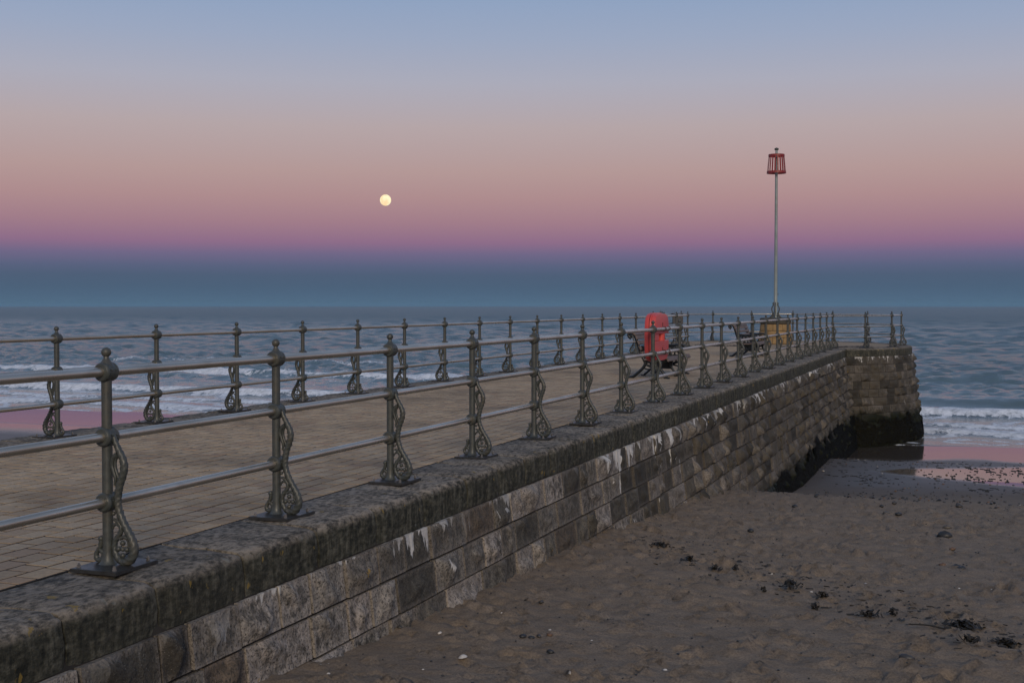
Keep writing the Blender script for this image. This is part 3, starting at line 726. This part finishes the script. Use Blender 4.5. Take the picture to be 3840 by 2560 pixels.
def leg_mesh():
    b = MB(); q = crv([(x, 0, z) for x, z in [(.34, .38), (.25, .33), (.22, .24), (.27, .14), (.34, .07), (.36, .02)]], 5); b.tube(q, .024, 8, flat=1.3)
    q = crv([(x, 0, z) for x, z in [(-.12, .36), (-.10, .30), (-.16, .2), (-.27, .1), (-.36, .03)]], 5); b.tube(q, .024, 8, flat=1.3)
    b.tube([(-.12, 0, .355), (.35, 0, .385)], .022, 8); b.box((.30, -.035, 0), (.42, .035, .03)); b.box((-.42, -.03, 0), (-.33, .03, .03)); b.box((-.1, -.02, .16), (.26, .02, .36))
    return b.mesh('middle_frame', M['iron'], True, 60)
mid_me = leg_mesh()
def slat_me(wd, th, Lb):
    b = MB(); b.box((-wd / 2, -Lb / 2, -th / 2), (wd / 2, Lb / 2, th / 2)); m = b.mesh('slat', M['wood'])
    import bmesh as bm_; q = bm_.new(); q.from_mesh(m); bm_.ops.bevel(q, geom=list(q.edges), offset=.006, segments=1, affect='EDGES'); q.to_mesh(m); q.free(); return m
ss = slat_me(.088, .036, 2.05)
def bench(y0, label):
    t = empty('bench', (-6.30, y0 + 1.0, 0)); tag(t, label, 'bench', 'benches on the pier')
    for yy in (-.92, .92): put('end_frame', end_me, t, (0, yy, 0))
    put('middle_frame', mid_me, t)
    for i, (x, z) in enumerate([(-.06, .395), (.035, .385), (.13, .388), (.225, .40), (.32, .42)]): put('seat_slat', ss, t, (x, 0, z), (0, R(-4 - 2 * i), 0))
    put('seat_slat', ss, t, (.40, 0, .40), (0, R(62), 0))
    for x, z, a_ in ((-.165, .52, 72), (-.21, .63, 70), (-.25, .745, 69), (-.295, .85, 66), (-.345, .925, 40)): put('back_slat', ss, t, (x + .03, 0, z), (0, R(a_), 0))
    return t
bench(24.5, 'black iron and timber bench behind the red lifebuoy case'); bench(35.6, 'black iron and timber bench beside the tapered stone plinth')

# ------------------------------------------------------------------ beacon on its plinth
PC = (HC[0] - .03, 48.3)
plinth = empty('stone_plinth', (PC[0], PC[1], 0)); tag(plinth, 'tapered stone plinth tinted as by yellow sodium light, with dark cap under the tall beacon', 'plinth')
co = MB().lathe([(.64, 0), (.56, .78)], 40); put('plinth_core', co.mesh('plinth_core', M['mortar'], True), plinth)
for k in range(3):
    z0, z1 = k * .26 + .003, (k + 1) * .26 - .003
    for i in range(10):
        a0 = 36 * i + 18 * (k % 2) + .6; a1 = a0 + 34.8; b = MB(); V = []; F = []
        for q in range(5):
            a_ = R(a0 + (a1 - a0) * q / 4)
            for z, dr in ((z0, -.02), (z0 + .012, .012), (z1 - .012, .012), (z1, -.02)):
                r_ = .675 - .105 * z / .78 + dr; V.append((r_ * math.sin(a_), r_ * math.cos(a_), z))
        for q in range(4):
            for h in range(3): F.append((q * 4 + h, q * 4 + h + 1, q * 4 + h + 5, q * 4 + h + 4))
        put('block', b.add(V, F).mesh('plinth_block', M['plinth'], True, 40), plinth)
cpm = MB().lathe([(.50, .775), (.58, .78), (.605, .80), (.605, .98), (.57, 1.015), (.3, 1.03), (.02, 1.035)], 40); put('cap', cpm.mesh('plinth_cap', M['plcap'], True, 40), plinth)
bc = empty('beacon', (PC[0], PC[1], 1.03)); tag(bc, 'tall pale pole beacon topped by a red slatted cage', 'beacon')
pm = MB().lathe([(.085, 0), (.072, .05), (.068, 1.5), (.060, 3.2), (.052, 5.6), (.047, 6.55)], 18); put('pole', pm.mesh('pole', M['pole'], True, 40), bc)
pc2 = MB().lathe([(.05, 6.53), (.082, 6.55), (.088, 6.575), (.075, 6.605), (.03, 6.625), (.006, 6.635)], 18); put('cap', pc2.mesh('pole_cap', M['capm'], True, 40), bc)
cg = empty('cage'); cg.parent = bc
z0, z1, r0, r1_ = 5.64, 6.36, .37, .31
rgm = MB().lathe([(r0 - .03, z0 - .01), (r0 + .005, z0 - .01), (r0, z0 + .075), (r0 - .03, z0 + .075), (r0 - .03, z0 - .01)], 32, cap=False); 
for i in range(4): rgm.tube([(0, 0, z0 + .03), (math.cos(R(90 * i + 20)) * r0 * .97, math.sin(R(90 * i + 20)) * r0 * .97, z0 + .03)], .014, 6)
ring1 = put('ring', rgm.mesh('ring', M['redpaint']), bc)
rgm = MB().lathe([(r1_ - .03, z1 - .075), (r1_ + .004, z1 - .075), (r1_, z1 + .01), (r1_ - .03, z1 + .01), (r1_ - .03, z1 - .075)], 32, cap=False)
for i in range(4): rgm.tube([(0, 0, z1 - .03), (math.cos(R(90 * i + 20)) * r1_ * .97, math.sin(R(90 * i + 20)) * r1_ * .97, z1 - .03)], .014, 6)
put('ring', rgm.mesh('ring', M['redpaint']), bc)
bpy.data.objects.remove(cg)
for i in range(20):
    a_ = 2 * math.pi * (i + .5) / 20 - math.atan2(PC[0], PC[1]); b = MB()
    ca, sa = math.cos(a_), math.sin(a_); V = []
    for z, r_ in ((z0 + .05, r0 - .012), (z1 - .05, r1_ - .012)):
        for dt, dr in ((-.026, -.004), (.026, -.004), (.026, .004), (-.026, .004)):
            V.append(((r_ + dr) * sa + dt * ca, (r_ + dr) * ca - dt * sa, z))
    put('cage_slat', b.add(V, [(0, 1, 5, 4), (1, 2, 6, 5), (2, 3, 7, 6), (3, 0, 4, 7), (0, 3, 2, 1), (4, 5, 6, 7)]).mesh('cage_slat', M['redpaint']), bc)
sb = MB(); q = crv([(x, 0, z) for x, z in [(.07, .60), (.10, .56), (.085, .50), (.12, .44), (.145, .36), (.135, .28), (.11, .20), (.13, .11), (.19, .04), (.24, .0)]], 5)
sb.tube(q, [.022] * len(q), 8); q = crv([(x, 0, z) for x, z in [(.20, .03), (.13, .03), (.08, .08), (.075, .2)]], 5); sb.tube(q, .014, 8); sb.box((.075, -.012, .02), (.14, .012, .16))
sb_me = sb.mesh('bracket', M['paint'], True, 60)
for i in range(4): put('bracket', sb_me, bc, (0, 0, -.01), (0, 0, R(-YAW + 13 + 0 + 90 * i + 12)))
ct = MB(); ct.box((.06, -.012, .9), (.10, .012, .925)); ct.box((.09, -.012, .87), (.105, .012, .955)); put('cleat', ct.mesh('cleat', M['capm']), bc, (0, 0, 0), (0, 0, R(YAW - 10)))

# box with an overhanging lid on the head railing
bx = empty('railing_box', (HC[0] + 4.42 * math.sin(R(-71)), HC[1] + 4.42 * math.cos(R(-71)), .02), R(14)); tag(bx, 'weathered grey box with a thin overhanging lid fixed at the curved railing', 'box')
b = MB(); b.box((-.20, -.16, .72), (.22, .16, 1.12)); put('body', b.mesh('box_body', M['boxm']), bx)
b = MB(); b.box((-.215, -.13, .76), (-.20, .13, 1.10)); put('panel', b.mesh('box_panel', M['dark']), bx)  # near-black panel over one side of the box
b = MB(); b.box((-.25, -.20, 1.15), (.25, .20, 1.165)); b.box((-.02, -.02, 1.11), (.02, .02, 1.155)); put('lid', b.mesh('box_lid', M['lid']), bx)
b = MB(); b.box((-.03, -.03, -.02), (.03, .03, .73)); put('stand', b.mesh('box_stand', M['dark']), bx)

# ------------------------------------------------------------------ seaweed hanging round the foot of the wall
wr = np.random.default_rng(8)
def weed_mesh(N, place):
    V = []; F = []; 
    for i in range(N):
        p, nrm, tan = place(i)
        l = wr.uniform(.06, .22); wd = wr.uniform(.008, .028); lean = wr.normal(0, .7)
        a = p; b = p + nrm * wr.uniform(.0, .06) + tan * lean * l * .5 + np.array([0, 0, -l * .5]); c = p + nrm * wr.uniform(-.02, .05) + tan * lean * l + np.array([0, 0, -l])
        n0 = len(V); V += [a - tan * wd * .5, a + tan * wd * .5, b - tan * wd, b + tan * wd, c - tan * wd * .3, c + tan * wd * .3]
        F += [(n0, n0 + 1, n0 + 3, n0 + 2), (n0 + 2, n0 + 3, n0 + 5, n0 + 4)]
    return V, F
def pl_wall(i):
    while True:
        y_ = wr.uniform(25, 44.5); top = -2.27 + .32 * (vn(np.array(y_ * 1.7), np.array(.3), 130) - .5) * 2; z_ = wr.uniform(-3.35, top)
        if z_ > beach_z(np.array([-3.8]), np.array([y_]))[0] - .02 and wr.random() < min(1, (y_ - 24.5) / 3): break
    return np.array([-4.15 + batter(z_), y_, z_]), np.array([1., 0, 0]), np.array([0, 1., 0])
def pl_head(i):
    p_ = R(wr.uniform(40, 143)); top = -2.40 - .30 * smooth(125, 95, math.degrees(p_)) + .38 * (vn(np.array(p_ * 13), np.array(.7), 131) - .5) * 2; z_ = wr.uniform(-3.22, top); r_ = RC + .07 + batter(z_)
    return np.array([HC[0] + r_ * math.sin(p_), HC[1] + r_ * math.cos(p_), z_]), np.array([math.sin(p_), math.cos(p_), 0]), np.array([math.cos(p_), -math.sin(p_), 0])
V, F = weed_mesh(14000, pl_wall); o = child('weed', mesh_of('wall_weed', V, F, M['weed']), wall); o['kind'] = 'stuff'
V, F = weed_mesh(16000, pl_head); o = child('weed', mesh_of('head_weed', V, F, M['weed']), head); o['kind'] = 'stuff'
def pl_green(i):
    y_ = 25.2 + abs(wr.normal(0, .8)); z_ = wr.uniform(-2.75, -2.25); return np.array([-4.18 + batter(z_), y_, z_]), np.array([1., 0, 0]), np.array([0, 1., 0])
V, F = weed_mesh(350, pl_green); o = child('weed', mesh_of('green_weed', V, F, M['weed2']), wall); o['kind'] = 'stuff'

# ------------------------------------------------------------------ things lying on the sand
def stone_vf(r, g, flat=.6):
    b = MB().ball((0, 0, 0), r, 7, 5, (1, g.uniform(.6, 1), flat)); return [tuple(np.array(p) * (1 + g.uniform(-.16, .16))) for p in b.v], b.f
g = np.random.default_rng(77); V = []; F = []; rv = []
for i in range(2300):
    q = g.random()
    if i >= 1500: q = .9
    if q < .42: x_ = g.uniform(-3.8, 4); y_ = g.uniform(21, 40); r_ = g.uniform(.012, .035)
    elif q < .58: x_ = -3.5 + abs(g.normal(0, 1.1)); y_ = 24.6 + g.normal(0, .7) + .3 * x_; r_ = g.uniform(.012, .04)
    elif q < .68: x_ = g.uniform(-2.5, 4); y_ = 34.2 + g.normal(0, 2.4); r_ = g.uniform(.012, .03)
    else: x_ = g.uniform(-4, 3); y_ = g.uniform(7, 22); r_ = g.uniform(.004, .012)
    v_, f_ = stone_vf(r_, g, g.uniform(.35, .7)); n0 = len(V); z_ = zs(x_, y_) + r_ * .15; an = g.uniform(0, 6.28); ca, sa = math.cos(an), math.sin(an)
    V += [(x_ + a * ca - b * sa, y_ + a * sa + b * ca, z_ + c) for a, b, c in v_]; F += [tuple(k + n0 for k in f) for f in f_]
    rv += [g.random() if q < .68 else g.uniform(.55, 1)] * len(v_)
me = mesh_of('scattered_pebbles', V, F, M['pebble']); at = me.attributes.new('rnd', 'FLOAT', 'POINT'); at.data.foreach_set('value', rv)
o = put('scattered_pebbles', me); o['kind'] = 'stuff'; o['label'] = 'small pebbles and shell bits scattered over the sand'; o['category'] = 'pebbles'
def ground(pxf, pyf):
    """where a picture point of the beach lies on the sand"""
    Xc = (pxf - 1920) / 4560.0; dep = (pyf - 1143) / 4560.0; c_, s_ = math.cos(R(YAW)), math.sin(R(YAW)); Yc = 12.
    for _ in range(40):
        x_ = c_ * Xc * Yc - s_ * Yc; y_ = s_ * Xc * Yc + c_ * Yc
        Yn = (CAM_Z - float(beach_z(np.array([x_]), np.array([y_]))[0])) / dep; Yc = .5 * Yc + .5 * Yn
    return x_, y_
def weed_clump(pxf, pyf, size, label, n=60, mat='dryweed'):
    x_, y_ = ground(pxf, pyf); V = []; F = []; size *= .8; n = int(n * .8)
    for i in range(n):
        a_ = g.uniform(0, 6.28); d = abs(g.normal(0, .29)) * size; th = g.uniform(0, 3.14); l = g.uniform(.03, .10) * (size / .25) ** .5
        c_ = np.array([d * math.cos(a_) * 1.4, d * math.sin(a_), 0]); u_ = np.array([math.cos(th), math.sin(th), g.uniform(-.2, .35)]); wv = np.array([-math.sin(th), math.cos(th), g.uniform(-.5, .5)]) * g.uniform(.005, .013)
        h = g.uniform(.0, .05) * math.exp(-d / size * 1.2) + .004
        pts_ = [c_ + u_ * l * q + np.array([0, 0, h + .015 * math.sin(q * 3 + i)]) for q in (-.5, 0, .5)]
        n0 = len(V)
        for p_ in pts_: V += [p_ - wv, p_ + wv]
        F += [(n0, n0 + 1, n0 + 3, n0 + 2), (n0 + 2, n0 + 3, n0 + 5, n0 + 4)]
    V = [(p[0], p[1], max(p[2], .001)) for p in V]
    o = put('seaweed_clump', mesh_of('seaweed_clump', V, F, M[mat]), None, (x_, y_, zs(x_, y_) - .002)); tag(o, label, 'seaweed', 'dark seaweed clumps along the tide line'); return o
S1 = 'small dark seaweed clump lying on the footprinted dry sand'
for px_, py_, sz, n_ in ((2970, 2222, .18, 70), (3092, 2250, .10, 40), (3060, 2287, .08, 30), (3265, 2318, .16, 60), (2480, 2062, .16, 60), (2590, 2115, .12, 45), (3360, 2320, .10, 30), (2690, 2150, .10, 30), (2765, 2145, .06, 25), (3650, 2445, .14, 40), (2870, 2230, .05, 16)):
    weed_clump(px_, py_, sz, S1, n_)
weed_clump(3620, 2365, .26, 'widest dark seaweed heap with a dark stick beside it on dry sand', 170)
weed_clump(3790, 2425, .20, 'thick dark seaweed heap near the widest one with no stick', 130)
V = []; F = []
for px_, py_, sz in ((3180, 1745, .5), (3330, 1730, .55), (3460, 1735, .7), (3560, 1745, .6), (3660, 1765, .5), (3250, 1785, .35), (3545, 1795, .4), (3690, 1800, .35), (3800, 1770, .4), (3270, 1805, .3), (3120, 1735, .5), (3060, 1770, .5), (3700, 1840, .3)):
    cx_, cy_ = ground(px_, py_)
    for i in range(20):
        th = g.normal(.0, .7); x_ = cx_ + g.normal(0, 1.2) * sz; y_ = cy_ + g.normal(0, 1.2) * sz; u_ = np.array([math.cos(th), math.sin(th), 0]) * g.uniform(.02, .08); wv = np.array([-math.sin(th), math.cos(th), .8]) * g.uniform(.005, .014); c_ = np.array([x_, y_, zs(x_, y_) + .006]); n0 = len(V)
        V += [c_ - u_ - wv, c_ - u_ + wv, c_ + u_ + wv, c_ + u_ - wv]; F.append((n0, n0 + 1, n0 + 2, n0 + 3))
o = put('seaweed_strands', mesh_of('seaweed_strands', V, F, M['dryweed'])); o['kind'] = 'stuff'; o['label'] = 'flat strands of dark seaweed strewn over the shining wet sand'; o['category'] = 'seaweed'
V = []; F = []
for i in range(420):
    q = g.random(); px_ = 2350 + 1500 * q + g.normal(0, 60); py_ = 2030 + 400 * q ** 1.15 + g.normal(0, 34)
    x_, y_ = ground(px_, py_); th = g.uniform(0, 3.14); u_ = np.array([math.cos(th), math.sin(th), 0]) * g.uniform(.008, .035); wv = np.array([-math.sin(th), math.cos(th), g.uniform(.2, 1)]) * g.uniform(.003, .009); c_ = np.array([x_, y_, zs(x_, y_) + .004]); n0 = len(V)
    V += [c_ - u_ - wv, c_ - u_ + wv, c_ + u_ + wv, c_ + u_ - wv]; F.append((n0, n0 + 1, n0 + 2, n0 + 3))
o = put('seaweed_scraps', mesh_of('seaweed_scraps', V, F, M['dryweed'])); o['kind'] = 'stuff'; o['label'] = 'tiny scraps of dark weed sprinkled along the dry tide line'; o['category'] = 'seaweed'
x_, y_ = ground(3500, 2378); b = MB().tube(crv([(-.16, 0, .010), (-.03, .015, .016), (.12, -.01, .010)], 5), .006, 7); tag(put('driftwood_stick', b.mesh('driftwood_stick', M['dryweed'], True), None, (x_, y_, zs(x_, y_)), (0, 0, R(-8))), 'thin dark stick lying beside the widest seaweed heap', 'stick')
def shell(pxf, pyf, r_, label, group=None):
    x_, y_ = ground(pxf, pyf); b = MB(); nseg = 14; V = [(0, 0, .02 * 0)]; 
    V = []; F = []
    for i in range(5):
        for k in range(nseg):
            a_ = 2 * math.pi * k / nseg; q = (i + .05) / 4; rr = r_ * q * (1 + .06 * (k % 2)) * (1 if math.cos(a_) > -.6 else .85)
            V.append((rr * math.cos(a_), rr * .85 * math.sin(a_), r_ * .45 * (1 - q * q) * (1 + .08 * (k % 2))))
    for i in range(4):
        for k in range(nseg):
            l = (k + 1) % nseg; F.append((i * nseg + k, (i + 1) * nseg + k, (i + 1) * nseg + l, i * nseg + l))
    F.append(tuple(range(nseg))[::-1])
    tag(put('shell', mesh_of('shell', V, F, M['shell'], True), None, (x_, y_, zs(x_, y_) - .002), (g.uniform(-.3, .3), g.uniform(-.5, .1), g.uniform(0, 6))), label, 'shell', group)
shell(1735, 2487, .036, 'largest white shell lying on smooth dry sand by the wall foot')
for px_, py_ in ((2063, 2378), (1646, 2389), (1225, 2545), (1195, 2509), (1227, 2500), (1583, 2529), (2135, 2535), (1880, 2317), (1830, 2260), (2782, 2157), (2975, 2213), (3608, 2217), (3730, 2224), (3050, 2225), (2500, 2527), (2222, 2417), (3590, 2250), (3255, 2195), (2900, 2175)):
    shell(px_, py_, g.uniform(.008, .018), 'small pale shell lying on the dry sand', 'small shells on the dry sand')
def stone(pxf, pyf, r_, label, group=None):
    x_, y_ = ground(pxf, pyf); v_, f_ = stone_vf(r_, g, .5); tag(put('stone', mesh_of('stone', v_, f_, M['pebble'], True), None, (x_, y_, zs(x_, y_) + r_ * .12), (0, 0, g.uniform(0, 6))), label, 'stone', group)
stone(3553, 2013, .11, 'largest dark grey stone lying on the damp smooth sand'); stone(3410, 2505, .06, 'rounded brown stone alone on dry sand below the seaweed heaps')
for px_, py_ in ((1940, 2358), (1962, 2404), (2022, 2401), (2062, 2403), (1993, 2406), (2065, 2462), (1495, 2374), (2148, 2548), (2030, 2276), (3600, 2135), (3618, 2142), (3545, 2124), (3212, 2012), (3560, 1988), (3580, 2076), (2820, 2010), (3360, 1900), (3312, 1903), (3330, 1932), (3375, 1945), (2985, 1905), (3065, 1870), (3190, 1870), (3600, 1895), (3605, 1902)):
    stone(px_, py_, g.uniform(.02, .032) * (1 if py_ > 2200 else 2.0), 'small rounded pebble lying alone on the sand', 'single pebbles on the sand')
# drifted weed on the walkway at the head
V = []; F = []
for cx_, cy_, sz in ((-9.0, 44.6, .4), (-8.3, 45.4, .35), (-4.6, 45.2, .35), (-4.0, 46.0, .4), (-5.4, 45.6, .3), (-9.6, 45.8, .3), (-6.2, 44.9, .25)):
    for i in range(45):
        th = g.uniform(0, 3.14); c_ = np.array([cx_ + g.normal(0, .6) * sz, cy_ + g.normal(0, .35) * sz, .0]); u_ = np.array([math.cos(th), math.sin(th), g.uniform(0, .3)]) * g.uniform(.05, .12); wv = np.array([-math.sin(th), math.cos(th), .6]) * .014; n0 = len(V)
        V += [c_ - u_ - wv, c_ - u_ + wv, c_ + u_ + wv, c_ + u_ - wv]; F.append((n0, n0 + 1, n0 + 2, n0 + 3))
V = [(p[0], p[1], max(.0, p[2]) + .001) for p in V]
o = put('dried_weed', mesh_of('dried_weed', V, F, M['dryweed'])); o['kind'] = 'stuff'; o['label'] = 'dried seaweed strewn on the paving inside the curved railing'; o['category'] = 'seaweed'

# ------------------------------------------------------------------ sea haze
hz = bpy.data.materials.new('sea haze'); hz.use_nodes = True; ht = hz.node_tree; ht.nodes.clear()
ho = ht.nodes.new('ShaderNodeOutputMaterial'); hv = ht.nodes.new('ShaderNodeVolumePrincipled'); ht.links.new(hv.outputs[0], ho.inputs['Volume'])
hv.inputs['Color'].default_value = (.36, .64, .85, 1); hv.inputs['Density'].default_value = 1.2e-4
hb = MB().box((-21500, -60, -80), (13800, 9700, 9.2)); o = put('haze', hb.mesh('haze', hz)); o['kind'] = 'stuff'; o['label'] = 'thin blue sea haze lying over the water'; o['category'] = 'haze'
